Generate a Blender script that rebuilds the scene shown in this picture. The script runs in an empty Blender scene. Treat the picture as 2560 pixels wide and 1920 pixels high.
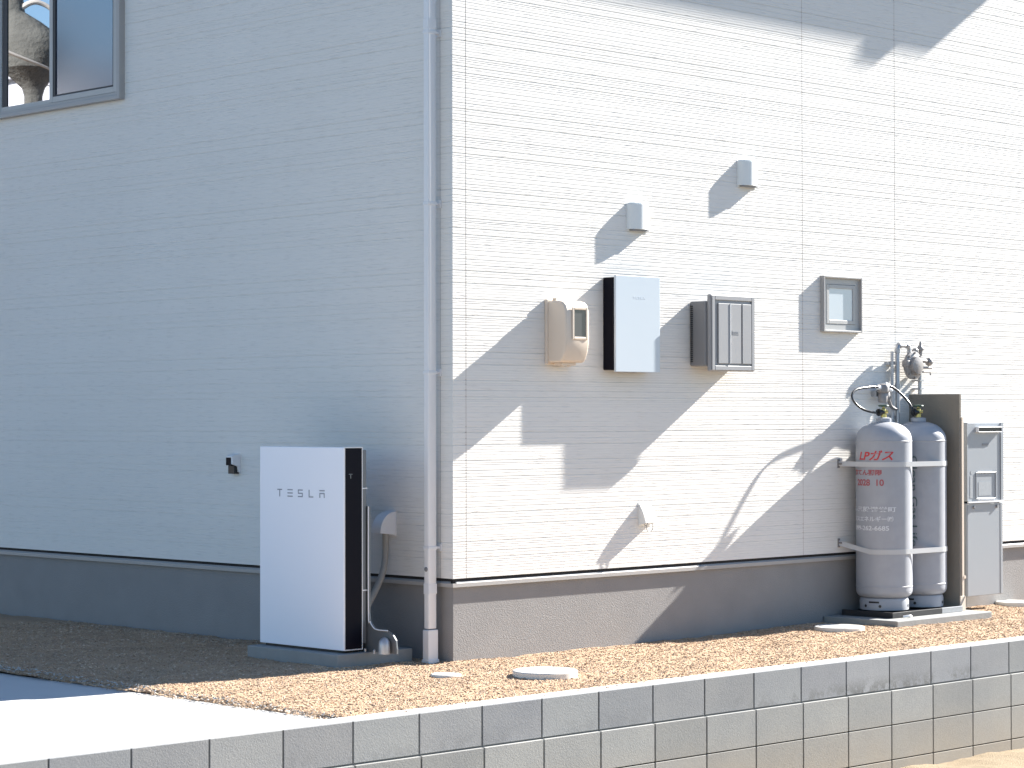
import bpy, bmesh, math, random
from mathutils import Vector, Matrix, noise
random.seed(7)
C = bpy.context.scene.collection
sc = bpy.context.scene

# ------------------------------------------------------------------ camera
cd = bpy.data.cameras.new('camera'); cam = bpy.data.objects.new('camera', cd); C.objects.link(cam)
R_ = Vector((0.7116413, -0.7025412, -0.0015828)); U_ = Vector((-0.0084756, -0.0108381, 0.9999053)); F_ = Vector((0.7024919, 0.7115605, 0.0136673))
m = Matrix.Identity(4)
for i in range(3):
    m[i][0] = R_[i]; m[i][1] = U_[i]; m[i][2] = -F_[i]
m.translation = Vector((-9.2486, -9.8530, 1.4130))
cam.matrix_world = m
cd.sensor_width = 36; cd.lens = 82.6; cd.clip_end = 500; cd.clip_start = .1
sc.camera = cam

# ------------------------------------------------------------------ light
S = Vector((6.9, -1.0, 4.3)).normalized()          # towards the sun
SUN_EL = math.asin(S.z)
w = bpy.data.worlds.new('World'); sc.world = w; w.use_nodes = True
nt = w.node_tree; bg = nt.nodes['Background']
sky = nt.nodes.new('ShaderNodeTexSky'); sky.sky_type = 'NISHITA'; sky.sun_disc = False
sky.sun_elevation = SUN_EL; sky.sun_rotation = math.atan2(S.x, S.y)
sky.air_density = 1.1; sky.dust_density = .25; sky.ozone_density = 4.5
nt.links.new(sky.outputs[0], bg.inputs[0]); bg.inputs[1].default_value = 0.05
sd = bpy.data.lights.new('sun', 'SUN'); so = bpy.data.objects.new('sun', sd); C.objects.link(so)
sd.energy = 5.0; sd.angle = math.radians(.53); sd.color = (1, .955, .885)
so.rotation_euler = (-S).to_track_quat('-Z', 'Y').to_euler(); so.location = (10, -4, 10)
sc.view_settings.view_transform = 'Standard'; sc.view_settings.look = 'None'
sc.view_settings.exposure = 2.06; sc.view_settings.gamma = 1
sc.view_settings.use_curve_mapping = False

# ------------------------------------------------------------------ materials
def newmat(name):
    mt = bpy.data.materials.new(name); mt.use_nodes = True
    n = mt.node_tree.nodes; l = mt.node_tree.links
    return mt, n, l, n['Principled BSDF']

def mat(name, col, rough=.5, metal=0., var=.06, vscale=6., bump=0., bscale=80., detail=4, spec=None, stretch=None):
    mt, n, l, b = newmat(name)
    tc = n.new('ShaderNodeTexCoord')
    src = tc.outputs['Object']
    if stretch:
        mp = n.new('ShaderNodeMapping'); mp.inputs['Scale'].default_value = stretch
        l.new(src, mp.inputs[0]); src = mp.outputs[0]
    nz = n.new('ShaderNodeTexNoise'); nz.inputs['Scale'].default_value = vscale; nz.inputs['Detail'].default_value = 6
    l.new(src, nz.inputs['Vector'])
    mx = n.new('ShaderNodeMix'); mx.data_type = 'RGBA'
    mx.inputs[6].default_value = (*[c * (1 - var) for c in col], 1)
    mx.inputs[7].default_value = (*[min(1, c * (1 + var)) for c in col], 1)
    l.new(nz.outputs['Fac'], mx.inputs[0]); l.new(mx.outputs[2], b.inputs['Base Color'])
    b.inputs['Roughness'].default_value = rough; b.inputs['Metallic'].default_value = metal
    if spec is not None: b.inputs['Specular IOR Level'].default_value = spec
    if bump:
        n2 = n.new('ShaderNodeTexNoise'); n2.inputs['Scale'].default_value = bscale; n2.inputs['Detail'].default_value = detail
        l.new(src, n2.inputs['Vector'])
        bp = n.new('ShaderNodeBump'); bp.inputs['Strength'].default_value = 1; bp.inputs['Distance'].default_value = bump
        l.new(n2.outputs['Fac'], bp.inputs['Height']); l.new(bp.outputs[0], b.inputs['Normal'])
    return mt

def siding_mat():
    mt, n, l, b = newmat('white_siding')
    tc = n.new('ShaderNodeTexCoord')
    mp = n.new('ShaderNodeMapping'); mp.inputs['Scale'].default_value = (9, 9, 150); l.new(tc.outputs['Object'], mp.inputs[0])
    nz = n.new('ShaderNodeTexNoise'); nz.inputs['Scale'].default_value = 1; nz.inputs['Detail'].default_value = 2; l.new(mp.outputs[0], nz.inputs['Vector'])
    cr = n.new('ShaderNodeMapRange'); cr.inputs[1].default_value = .26; cr.inputs[2].default_value = .44; l.new(nz.outputs['Fac'], cr.inputs[0])
    bp = n.new('ShaderNodeBump'); bp.inputs['Distance'].default_value = .0009; l.new(cr.outputs[0], bp.inputs['Height'])
    l.new(bp.outputs[0], b.inputs['Normal'])
    # large soft soiling
    n2 = n.new('ShaderNodeTexNoise'); n2.inputs['Scale'].default_value = .8; n2.inputs['Detail'].default_value = 5; l.new(tc.outputs['Object'], n2.inputs['Vector'])
    mx = n.new('ShaderNodeMix'); mx.data_type = 'RGBA'; mx.inputs[6].default_value = (.69, .67, .635, 1); mx.inputs[7].default_value = (.75, .732, .698, 1)
    l.new(n2.outputs['Fac'], mx.inputs[0])
    m3 = n.new('ShaderNodeMix'); m3.data_type = 'RGBA'; m3.blend_type = 'MULTIPLY'; m3.inputs[0].default_value = 1
    r2 = n.new('ShaderNodeMapRange'); r2.inputs[3].default_value = .9; r2.inputs[4].default_value = 1.0; l.new(cr.outputs[0], r2.inputs[0])
    l.new(mx.outputs[2], m3.inputs[6]); l.new(r2.outputs[0], m3.inputs[7])
    l.new(m3.outputs[2], b.inputs['Base Color'])
    b.inputs['Roughness'].default_value = .75; b.inputs['Specular IOR Level'].default_value = .25
    return mt

def block_mat():
    mt, n, l, b = newmat('concrete_block')
    tc = n.new('ShaderNodeTexCoord'); ob = tc.outputs['Object']
    at = n.new('ShaderNodeAttribute'); at.attribute_name = 'tone'
    def noise_(sc_, det=6, rough=.6):
        q = n.new('ShaderNodeTexNoise'); q.inputs['Scale'].default_value = sc_; q.inputs['Detail'].default_value = det
        q.inputs['Roughness'].default_value = rough; l.new(ob, q.inputs['Vector']); return q.outputs['Fac']
    def mixc(f, a, c_, blend='MIX'):
        q = n.new('ShaderNodeMix'); q.data_type = 'RGBA'; q.blend_type = blend
        if isinstance(f, float): q.inputs[0].default_value = f
        else: l.new(f, q.inputs[0])
        for k, v in ((6, a), (7, c_)):
            if isinstance(v, tuple): q.inputs[k].default_value = (*v, 1)
            else: l.new(v, q.inputs[k])
        return q.outputs[2]
    def rng(v, a, b_, c_=0., d=1.):
        q = n.new('ShaderNodeMapRange'); l.new(v, q.inputs[0])
        for k, z in enumerate((a, b_, c_, d)): q.inputs[k + 1].default_value = z
        return q.outputs[0]
    def mul(a, c_):
        q = n.new('ShaderNodeMath'); q.operation = 'MULTIPLY'; l.new(a, q.inputs[0]); l.new(c_, q.inputs[1]); return q.outputs[0]
    base = mixc(rng(noise_(3.), .3, .7), (.285, .291, .298), (.335, .337, .334))
    base = mixc(rng(noise_(160., 2), .35, .7), mixc(1., base, (.82, .82, .82), 'MULTIPLY'), base)
    base = mixc(1., base, at.outputs['Color'], 'MULTIPLY')
    sep = n.new('ShaderNodeSeparateXYZ'); l.new(ob, sep.inputs[0])
    # damp dark patches at the foot of the top course
    zone = mul(rng(sep.outputs[2], -.185, -.10, 1., 0.), rng(noise_(2.1, 6, .75), .50, .56))
    zone = mul(zone, rng(noise_(14., 5, .8), .36, .5))
    zone = mul(zone, rng(sep.outputs[2], -.204, -.203, 0., 1.))
    base = mixc(mul(zone, rng(sep.outputs[0], .6, 1.8, .25, .85)), base, (.15, .15, .145))
    # soil splashed on the lower courses
    soil = mul(rng(sep.outputs[2], -.30, -.66, 0., .62), rng(noise_(4., 5), .25, .7, .55, 1.))
    base = mixc(soil, base, (.40, .325, .235))
    l.new(base, b.inputs['Base Color']); b.inputs['Roughness'].default_value = .9; b.inputs['Specular IOR Level'].default_value = .2
    q = n.new('ShaderNodeBump'); q.inputs['Distance'].default_value = .0012; l.new(noise_(140., 4), q.inputs['Height']); l.new(q.outputs[0], b.inputs['Normal'])
    return mt

def attr_mat(name, rough=.9, bump=.002, bscale=300):
    mt, n, l, b = newmat(name)
    at = n.new('ShaderNodeAttribute'); at.attribute_name = 'tone'; l.new(at.outputs['Color'], b.inputs['Base Color'])
    b.inputs['Roughness'].default_value = rough; b.inputs['Specular IOR Level'].default_value = .2
    return mt

def ground_mat(name, c1, c2, c3, s1=14., s2=90., bump=.01):
    mt, n, l, b = newmat(name)
    tc = n.new('ShaderNodeTexCoord')
    a = n.new('ShaderNodeTexNoise'); a.inputs['Scale'].default_value = s1; a.inputs['Detail'].default_value = 8; l.new(tc.outputs['Object'], a.inputs['Vector'])
    v = n.new('ShaderNodeTexVoronoi'); v.inputs['Scale'].default_value = s2; l.new(tc.outputs['Object'], v.inputs['Vector'])
    m1 = n.new('ShaderNodeMix'); m1.data_type = 'RGBA'; m1.inputs[6].default_value = (*c1, 1); m1.inputs[7].default_value = (*c2, 1); l.new(a.outputs['Fac'], m1.inputs[0])
    m2 = n.new('ShaderNodeMix'); m2.data_type = 'RGBA'; m2.inputs[7].default_value = (*c3, 1); l.new(m1.outputs[2], m2.inputs[6])
    s = n.new('ShaderNodeSeparateColor'); l.new(v.outputs['Color'], s.inputs[0])
    r = n.new('ShaderNodeMapRange'); r.inputs[1].default_value = .6; r.inputs[2].default_value = 1; r.inputs[4].default_value = .8; l.new(s.outputs[0], r.inputs[0]); l.new(r.outputs[0], m2.inputs[0])
    l.new(m2.outputs[2], b.inputs['Base Color']); b.inputs['Roughness'].default_value = .95; b.inputs['Specular IOR Level'].default_value = .15
    bp = n.new('ShaderNodeBump'); bp.inputs['Distance'].default_value = bump; l.new(v.outputs['Distance'], bp.inputs['Height']); l.new(bp.outputs[0], b.inputs['Normal'])
    return mt

def glass_mat(name, dark, refl, rough=.02):
    mt, n, l, b = newmat(name)
    g = n.new('ShaderNodeBsdfGlossy'); g.inputs['Roughness'].default_value = rough; g.inputs['Color'].default_value = (.93, .96, 1, 1)
    mx = n.new('ShaderNodeMixShader'); mx.inputs[0].default_value = refl
    b.inputs['Base Color'].default_value = (*dark, 1); b.inputs['Roughness'].default_value = .1
    l.new(b.outputs[0], mx.inputs[1]); l.new(g.outputs[0], mx.inputs[2]); l.new(mx.outputs[0], n['Material Output'].inputs[0])
    return mt

M = dict(
    siding=siding_mat(), block=block_mat(),
    caulk=mat('caulk', (.50, .45, .41), .9),
    foundation=mat('foundation_render', (.265, .258, .254), .92, var=.10, vscale=5, bump=.003, bscale=170, spec=.2),
    drip=mat('drip_edge_paint', (.36, .345, .33), .5, spec=.4),
    black=mat('black_gap', (.012, .010, .010), .8),
    frame=mat('window_frame_grey', (.36, .355, .35), .45, spec=.4),
    sash=mat('window_sash_grey', (.42, .42, .41), .4, spec=.4),
    gasket=mat('gasket', (.012, .014, .02), .5),
    pipe_white=mat('pvc_light_grey', (.72, .72, .73), .4, var=.03),
    vent_paint=mat('vent_light_paint', (.72, .74, .73), .45, var=.03),
    beige=mat('beige_plastic', (.66, .56, .46), .45, var=.03, vscale=3),
    meter_glass=mat('meter_window', (.085, .085, .09), .15, spec=.6),
    white_gloss=mat('white_gloss_enclosure', (.84, .86, .92), .28, var=.015, vscale=2, spec=.5),
    edge_white=mat('white_rim', (.78, .79, .80), .35),
    black_gloss=mat('black_side', (.004, .004, .009), .5, spec=.12),
    grey_back=mat('grey_heat_sink', (.17, .18, .19), .4, metal=.4),
    logo=mat('logo_grey', (.24, .25, .29), .5), faint=mat('logo_faint', (.60, .66, .72), .4),
    grey_box=mat('grey_plastic_box', (.29, .293, .302), .5, var=.03), grey_dark=mat('grey_plastic_base', (.21, .21, .215), .55, var=.03),
    cyl=mat('cylinder_grey_paint', (.33, .345, .38), .42, var=.10, vscale=14, bump=.0002, bscale=30, spec=.45),
    red=mat('red_paint', (.50, .035, .04), .5), red_soft=mat('worn_red_paint', (.36, .08, .09), .6),
    white_txt=mat('faded_white_paint', (.62, .64, .67), .6), green_txt=mat('dark_green_paint', (.12, .19, .19), .6),
    strap=mat('strap_galvanised', (.46, .47, .48), .5),
    steel=mat('galvanised_pipe', (.40, .41, .43), .38, metal=.55, var=.15, vscale=40),
    iron=mat('cast_regulator', (.27, .255, .25), .5, metal=.35, var=.3, vscale=30, bump=.001, bscale=60),
    hose=mat('black_hose', (.018, .018, .02), .22, spec=.7), brass=mat('brass', (.55, .47, .18), .35, metal=.7, var=.15, vscale=40),
    blackp=mat('black_plastic', (.012, .012, .013), .4), green=mat('dark_green_handle', (.03, .07, .05), .5),
    board=mat('cement_barrier_board', (.225, .205, .175), .9, var=.14, vscale=5, bump=.002, bscale=120, spec=.15),
    heater=mat('heater_grey_paint', (.29, .315, .345), .4, var=.02), heater_line=mat('heater_seam', (.20, .21, .23), .5), heater_hi=mat('heater_trim', (.70, .72, .75), .35),
    slab=mat('slab_concrete', (.27, .275, .27), .9, var=.15, vscale=9, bump=.0015, bscale=90, spec=.2),
    tray=mat('black_tray', (.02, .02, .022), .5), asphalt=mat('asphalt', (.05, .05, .052), .9, var=.2, vscale=3), white_box=mat('white_glossy_glass', (.50, .56, .62), .2, var=.01, vscale=2, spec=.5),
    conc=mat('driveway_concrete', (.50, .50, .49), .85, var=.05, vscale=3, bump=.0008, bscale=150, spec=.2),
    lid=mat('lid_plastic', (.62, .60, .55), .5, var=.06, vscale=12), mortar=mat('mortar', (.20, .20, .195), .95),
    roof=mat('roof_sheet', (.07, .07, .075), .6), soffit=mat('soffit', (.6, .6, .58), .8),
    conduit=mat('beige_conduit', (.34, .32, .285), .5, var=.08, vscale=40, spec=.3),
    bark=mat('tree_bark', (.085, .084, .078), .95, var=.45, vscale=5, bump=.02, bscale=18, spec=.1),
    twig=mat('pale_branch_bark', (.38, .35, .32), .9, var=.3, vscale=8),
    gravel=attr_mat('gravel_stones'),
    bed=ground_mat('gravel_bed_soil', (.38, .265, .175), (.46, .33, .22), (.33, .225, .15), 20, 150, .004),
    sand=ground_mat('sandy_soil', (.23, .18, .115), (.29, .235, .165), (.19, .145, .095), 6, 120, .004),
    pane=glass_mat('clear_pane', (.01, .012, .015), .62, .012), pane_net=glass_mat('netted_pane', (.022, .032, .06), .24, .14),
    frost=glass_mat('frosted_pane', (.40, .45, .50), .15, .35),
)

# ------------------------------------------------------------------ mesh helpers
def box(bm, x0, x1, y0, y1, z0, z1, bev=0, seg=2):
    t = bmesh.new(); bmesh.ops.create_cube(t, size=1)
    for v in t.verts:
        v.co = Vector(((x0 + x1) / 2 + v.co.x * (x1 - x0), (y0 + y1) / 2 + v.co.y * (y1 - y0), (z0 + z1) / 2 + v.co.z * (z1 - z0)))
    if bev: bmesh.ops.bevel(t, geom=t.edges[:] , offset=bev, segments=seg, affect='EDGES', profile=.5)
    join(bm, t); return bm

def join(bm, t):
    me = bpy.data.meshes.new('tmp'); t.to_mesh(me); t.free(); bm.from_mesh(me); bpy.data.meshes.remove(me)

def prism(bm, pts, axis, a, b, bev=0, seg=2, pred=None):
    """polygon pts in the two other axes, extruded along axis from a to b"""
    t = bmesh.new()
    def mk(p, c):
        return {'x': (c, p[0], p[1]), 'y': (p[0], c, p[1]), 'z': (p[0], p[1], c)}[axis]
    A = [t.verts.new(mk(p, a)) for p in pts]; B = [t.verts.new(mk(p, b)) for p in pts]
    t.faces.new(A); t.faces.new(B[::-1])
    for i in range(len(pts)):
        j = (i + 1) % len(pts); t.faces.new((A[j], A[i], B[i], B[j]))
    bmesh.ops.recalc_face_normals(t, faces=t.faces)
    if bev:
        ed = [e for e in t.edges if (pred is None or pred(e))]
        bmesh.ops.bevel(t, geom=ed, offset=bev, segments=seg, affect='EDGES', profile=.5)
    join(bm, t); return bm

def lathe(bm, prof, cx=0, cy=0, cz=0, n=48, axis='z', cap=True):
    rings = []
    def P(r, h, a):
        if axis == 'z': return (cx + r * math.cos(a), cy + r * math.sin(a), cz + h)
        if axis == 'y': return (cx + r * math.cos(a), cy + h, cz + r * math.sin(a))
        return (cx + h, cy + r * math.cos(a), cz + r * math.sin(a))
    for r, h in prof:
        rings.append([bm.verts.new(P(r, h, 2 * math.pi * k / n)) for k in range(n)])
    fs = []
    for A, B in zip(rings, rings[1:]):
        for k in range(n):
            j = (k + 1) % n; fs.append(bm.faces.new((A[k], A[j], B[j], B[k])))
    if cap:
        fs.append(bm.faces.new(rings[0][::-1])); fs.append(bm.faces.new(rings[-1]))
    bmesh.ops.recalc_face_normals(bm, faces=fs)
    return bm

def smooth_path(pts, k=8):
    P = [Vector(p) for p in pts]
    if len(P) < 3: return P
    P = [2 * P[0] - P[1]] + P + [2 * P[-1] - P[-2]]; out = []
    for i in range(1, len(P) - 2):
        for s in range(k):
            t = s / k; a, b, c, d = P[i - 1], P[i], P[i + 1], P[i + 2]
            out.append(.5 * ((2 * b) + (-a + c) * t + (2 * a - 5 * b + 4 * c - d) * t * t + (-a + 3 * b - 3 * c + d) * t ** 3))
    out.append(P[-2]); return out

def tube(bm, pts, r, n=12, smooth=0, radii=None):
    P = smooth_path(pts, smooth) if smooth else [Vector(p) for p in pts]
    rings = []; up = None
    for i, p in enumerate(P):
        d = (P[min(i + 1, len(P) - 1)] - P[max(i - 1, 0)]).normalized()
        if up is None:
            up = Vector((0, 0, 1)) if abs(d.z) < .9 else Vector((1, 0, 0))
        s = d.cross(up).normalized(); up = s.cross(d).normalized()
        rr = r if radii is None else radii[0] + (radii[1] - radii[0]) * i / (len(P) - 1)
        rings.append([bm.verts.new(p + rr * (math.cos(a) * s + math.sin(a) * up)) for a in [2 * math.pi * k / n for k in range(n)]])
    fs = []
    for A, B in zip(rings, rings[1:]):
        for k in range(n):
            j = (k + 1) % n; fs.append(bm.faces.new((A[k], A[j], B[j], B[k])))
    fs.append(bm.faces.new(rings[0][::-1])); fs.append(bm.faces.new(rings[-1]))
    bmesh.ops.recalc_face_normals(bm, faces=fs)
    return bm

def obj(name, bm, mt, parent=None, smooth=False):
    me = bpy.data.meshes.new(name)
    if isinstance(bm, bmesh.types.BMesh): bm.to_mesh(me); bm.free()
    else: me = bm
    me.materials.clear(); me.materials.append(M[mt] if isinstance(mt, str) else mt)
    o = bpy.data.objects.new(name, me); C.objects.link(o)
    if smooth:
        for p in me.polygons: p.use_smooth = True
        me.set_sharp_from_angle(angle=math.radians(35))
    if parent is not None:
        o.parent = parent
        o.matrix_parent_inverse = world_of(parent).inverted()
    return o

def world_of(o):
    mtx = o.matrix_basis.copy()
    if o.parent is not None: mtx = world_of(o.parent) @ o.matrix_parent_inverse @ mtx
    return mtx

def tag(o, label=None, cat=None, group=None, kind=None):
    if label: o['label'] = label
    if cat: o['category'] = cat
    if group: o['group'] = group
    if kind: o['kind'] = kind
    return o

def thing(name, label, cat, loc, group=None):
    o = bpy.data.objects.new(name, None); C.objects.link(o); o.location = loc; o.empty_display_size = .1
    return tag(o, label, cat, group)

def dup_tree(o, delta, label):
    def cp(src, par):
        c = src.copy(); C.objects.link(c)
        if par is not None:
            pi = src.matrix_parent_inverse.copy(); c.parent = par; c.matrix_parent_inverse = pi
        for ch in [q for q in bpy.data.objects if q.parent == src and q != c]:
            cp(ch, c)
        return c
    r = cp(o, None); r.location = o.location + Vector(delta); r['label'] = label; return r

NB = lambda: bmesh.new()
def pieces(name, boxes, mt, parent, bev=0):
    for q in boxes: obj(name, q if isinstance(q, bmesh.types.BMesh) else B(*q, bev=bev), mt, parent)
def B(*a, **k): return box(NB(), *a, **k)

def text_bm(s, size, shear=0., offset=0., ext=.0008):
    cu = bpy.data.curves.new('t', 'FONT'); cu.body = s; cu.size = size; cu.shear = shear; cu.offset = offset; cu.extrude = ext
    o = bpy.data.objects.new('t', cu); C.objects.link(o)
    dg = bpy.context.evaluated_depsgraph_get(); dg.update()
    me = bpy.data.meshes.new_from_object(o.evaluated_get(dg))
    b = NB(); b.from_mesh(me)
    bpy.data.meshes.remove(me); bpy.data.objects.remove(o); bpy.data.curves.remove(cu)
    return b

def fit(b, x0, x1, y0, y1):
    xs = [v.co.x for v in b.verts]; ys = [v.co.y for v in b.verts]
    if not xs: return b
    ax, bx_, ay, by = min(xs), max(xs), min(ys), max(ys)
    for v in b.verts:
        v.co.x = x0 + (v.co.x - ax) / (bx_ - ax) * (x1 - x0); v.co.y = y0 + (v.co.y - ay) / (by - ay) * (y1 - y0)
    return b

# ------------------------------------------------------------------ ground, platform
def grid(x0, x1, y0, y1, st, hf):
    b = NB(); nx = max(1, round((x1 - x0) / st)); ny = max(1, round((y1 - y0) / st))
    V = [[b.verts.new((x0 + (x1 - x0) * i / nx, y0 + (y1 - y0) * j / ny, 0)) for j in range(ny + 1)] for i in range(nx + 1)]
    for row in V:
        for v in row: v.co.z = hf(v.co.x, v.co.y)
    for i in range(nx):
        for j in range(ny): b.faces.new((V[i][j], V[i + 1][j], V[i + 1][j + 1], V[i][j + 1]))
    return b

def sm(t): t = max(0, min(1, t)); return t * t * (3 - 2 * t)
def gh(x, y):
    h = .010 * noise.noise((x * 3.1, y * 3.1, 0)) + .008 * noise.noise((x * 9, y * 9, 3)) - .002
    h += .016 * sm((x - 2.2) / 1.0) * sm((y + 1.40) / .5)
    h += .016 * sm((y + .2) / 2.5) * sm(-x / .3)
    h += .030 * math.exp(-((x + .95) ** 2 + (y + .95) ** 2 * 6) / .10) * .5
    h -= .008 * (1 - sm((y + 1.47) / .08)) + .020 * (1 - sm((x + 2.046) / .03))
    return h

g0 = NB(); box(g0, -120, 120, -120, 120, -1.2, -.75)
tag(obj('road', g0, 'asphalt'), kind='structure')
tag(obj('sandy_ground', grid(-6, 11, -4.2, -1.5, .05, lambda x, y: -.672 + .018 * noise.noise((x * 2.5, y * 2.5, 9)) + .010 * noise.noise((x * 9, y * 9, 2)) - .02 * sm(-(y + 1.75) / 1.5) - .02 * sm((2 - x) / 3)), 'sand', smooth=True), kind='structure')
b = NB(); box(b, -12, 12, -1.44, 40, -.74, -.06)
tag(obj('raised_ground', b, 'bed'), kind='structure')
# gravel bed, an L round the corner of the house
bb = grid(-2.045, 0.03, -1.475, 6.5, .03, gh)
join(bb, grid(0.03, 9.2, -1.475, .03, .03, gh))
bmesh.ops.remove_doubles(bb, verts=bb.verts, dist=.002)
tag(obj('gravel_bed', bb, 'bed', smooth=True), kind='structure')
# driveway of two concrete bays with a joint
b = NB()
box(b, -12, -2.03, -1.425, 1.355, -.06, -.020, bev=.004)
box(b, -12, -2.03, 1.367, 7.6, -.06, -.020, bev=.004)
tag(obj('concrete_driveway', b, 'conc'), kind='structure')
tag(obj('driveway_joint', B(-12, -2.03, 1.355, 1.367, -.06, -.030), 'black'), kind='structure')

# loose gravel
def stones():
    rs = random.Random(3); V = []; Fc = []; Cl = []
    base = [Vector(v) for v in ((1, 0, 0), (-1, 0, 0), (0, 1, 0), (0, -1, 0), (0, 0, 1), (0, 0, -1))]
    fc = ((0, 2, 4), (2, 1, 4), (1, 3, 4), (3, 0, 4), (2, 0, 5), (1, 2, 5), (3, 1, 5), (0, 3, 5))
    pal = [(.45, .315, .21), (.42, .29, .19), (.50, .37, .255), (.37, .25, .165), (.56, .44, .33), (.43, .32, .23), (.47, .335, .22), (.40, .29, .215)]
    def put(x, y, s, dz=0):
        a = rs.random() * 6.28; ca, sa = math.cos(a), math.sin(a)
        sx, sy, sz = s * rs.uniform(.8, 1.7), s * rs.uniform(.6, 1.), s * rs.uniform(.3, .62)
        tx, ty = rs.uniform(-.5, .5), rs.uniform(-.5, .5); z = gh(x, y) + sz * .3 + dz; k = len(V)
        for v in base:
            px = v.x * sx * rs.uniform(.75, 1.25); py = v.y * sy * rs.uniform(.75, 1.25); pz = v.z * sz + px * tx + py * ty
            V.append((x + px * ca - py * sa, y + px * sa + py * ca, z + pz))
        for f in fc: Fc.append((k + f[0], k + f[1], k + f[2]))
        c = rs.choice(pal); q = rs.uniform(.85, 1.1) * (1 + .22 * noise.noise((x * 2.2, y * 4.5, 7)) + .16 * noise.noise((x * 9, y * 14, 1))); Cl.append((c[0] * q, c[1] * q, c[2] * q, 1))
    for zone, dens in (((-2.05, .02, -1.47, 3.9), 5200), ((.02, 6.6, -1.47, .01), 5200)):
        x0, x1, y0, y1 = zone
        for _ in range(int((x1 - x0) * (y1 - y0) * dens)):
            put(rs.uniform(x0, x1), rs.uniform(y0, y1), rs.choice((.003, .0035, .004, .005, .0055, .008)))
    for _ in range(900):   # strays over the driveway edge and the wall top
        put(-2.045 - abs(rs.gauss(0, .03)), rs.uniform(-1.4, 4), rs.choice((.005, .007, .01)), .012)
    for _ in range(260):
        put(rs.uniform(-2, 7), -1.475 - abs(rs.gauss(0, .015)), rs.choice((.004, .005, .007)), .012)
    n0 = len(Cl)
    for _ in range(900):  # pale grey chips along the edge of the driveway
        put(-2.036 + rs.gauss(0, .014), rs.uniform(-1.42, 3.9), rs.choice((.004, .006, .008)), .012)
    for q in range(n0, len(Cl)):
        g_ = rs.uniform(.32, .52); Cl[q] = (g_, g_ * .98, g_ * .94, 1)
    me = bpy.data.meshes.new('loose_gravel'); me.from_pydata(V, [], Fc)
    ca = me.color_attributes.new('tone', 'FLOAT_COLOR', 'FACE' if False else 'POINT')
    flat = []
    for c in Cl: flat += list(c) * 6
    ca.data.foreach_set('color', flat)
    return me
tag(obj('loose_gravel', stones(), 'gravel'), 'tan crushed gravel around the foot of the house', 'gravel', kind='stuff')

# ------------------------------------------------------------------ block retaining wall
BX0, BP = -3.769, .4153
t = thing('retaining_wall', 'low grey concrete block retaining wall in front of the gravel', 'wall', (0, -1.5, -.9))
bk = NB(); tone = bk.loops.layers.float_color.new('tone')
rs = random.Random(11)
for row, (z1, z0, yf) in enumerate(((-.002, -.196, -1.568), (-.2045, -.402, -1.583), (-.4085, -.606, -1.583), (-.6125, -.81, -1.583))):
    for i in range(-14, 32):
        x0 = BX0 + i * BP + .0045; x1 = x0 + BP - .009
        if x1 > 9.3: break
        q = NB(); box(q, x0, x1, yf, -1.43, z0, z1, bev=.0018, seg=1)
        ql = q.loops.layers.float_color.new('tone'); s = rs.uniform(.90, 1.08)
        wv = (s * rs.uniform(.985, 1.01), s, s * rs.uniform(.99, 1.035), 1) if row == 0 else (s * 1.06, s * 1.05, s * 1.01, 1)
        for f in q.faces:
            for lp in f.loops: lp[ql] = wv
        join(bk, q)
obj('blocks', bk, 'block', t)
b = NB(); box(b, -9.5, 9.2, -1.559, -1.435, -.80, -.199); box(b, -9.5, 9.2, -1.561, -1.436, -.199, -.006)
obj('mortar', b, 'mortar', t)
obj('capping', B(-9.5, 9.2, -1.5645, -1.432, -.004, .0008), 'conc', t)

# ------------------------------------------------------------------ house
H = thing('house', 'white ribbed siding house on a grey rendered foundation', 'house', (0, 0, 0))
ZB, ZT = .478, 6.13
BOARD = .468; Z0 = 3.589
offs = [(0, 1), (40, .75), (47, .35), (51, .65), (65, .75), (81, .8), (88, .45), (92, .5), (105, .35), (120, .4), (132, .3), (143, .4), (157, .65), (171, 1), (186, .65)]
zs = []
for kbd in range(-7, 8):
    for o_, s_ in offs:
        z = Z0 - o_ / 432 + kbd * BOARD
        if ZB + .01 < z < ZT - .01: zs.append((z, s_))
zs.sort()
rg = random.Random(5); fill = []
for (za, _), (zb_, _) in zip(zs, zs[1:]):
    n_ = int((zb_ - za) / .0150)
    for q in range(1, n_): fill.append((za + (zb_ - za) * q / n_, rg.uniform(.08, .24)))
zs = sorted(zs + fill)
prof = [(ZB, 0)]
for z, s_ in zs:
    d = (.0032 if s_ > .7 else .0021) * s_ + .0001
    if z - .006 <= prof[-1][0]: continue
    prof += [(z - .006, 0), (z - .0035, d), (z + .001, d), (z + .0014, 0)]
prof.append((ZT, 0))
sb = NB()
def strip(along, a, b_, mitre=False, flip=False):
    """along 'x' : wall on y=0, along 'y' : wall on x=0"""
    prev = None
    for z, d in prof:
        a_ = d if mitre else a
        p, q = (((a_, d, z), (b_, d, z)) if along == 'x' else ((d, a_, z), (d, b_, z)))
        cur = (sb.verts.new(p), sb.verts.new(q))
        if prev: sb.faces.new((prev[0], prev[1], cur[1], cur[0]) if along == 'x' else (prev[1], prev[0], cur[0], cur[1]))
        prev = cur
GAP = .0022
seams_x = [.105, 3.223, 4.263, 7.39]
a = 0
for k, s in enumerate(seams_x + [8.05]):
    strip('x', 0 if k == 0 else a + GAP, s - (GAP if s != 8.05 else 0), mitre=(k == 0)); a = s
a = 0
for k, s in enumerate([.105, 8.0]):
    strip('y', 0 if k == 0 else a + .0008, s - .0008, mitre=(k == 0)); a = s
obj('siding', sb, 'siding', H)
pieces('joint_caulk', [(s - .006, s + .006, .0012, .02, ZB, ZT) for s in seams_x], 'caulk', H)
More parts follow.
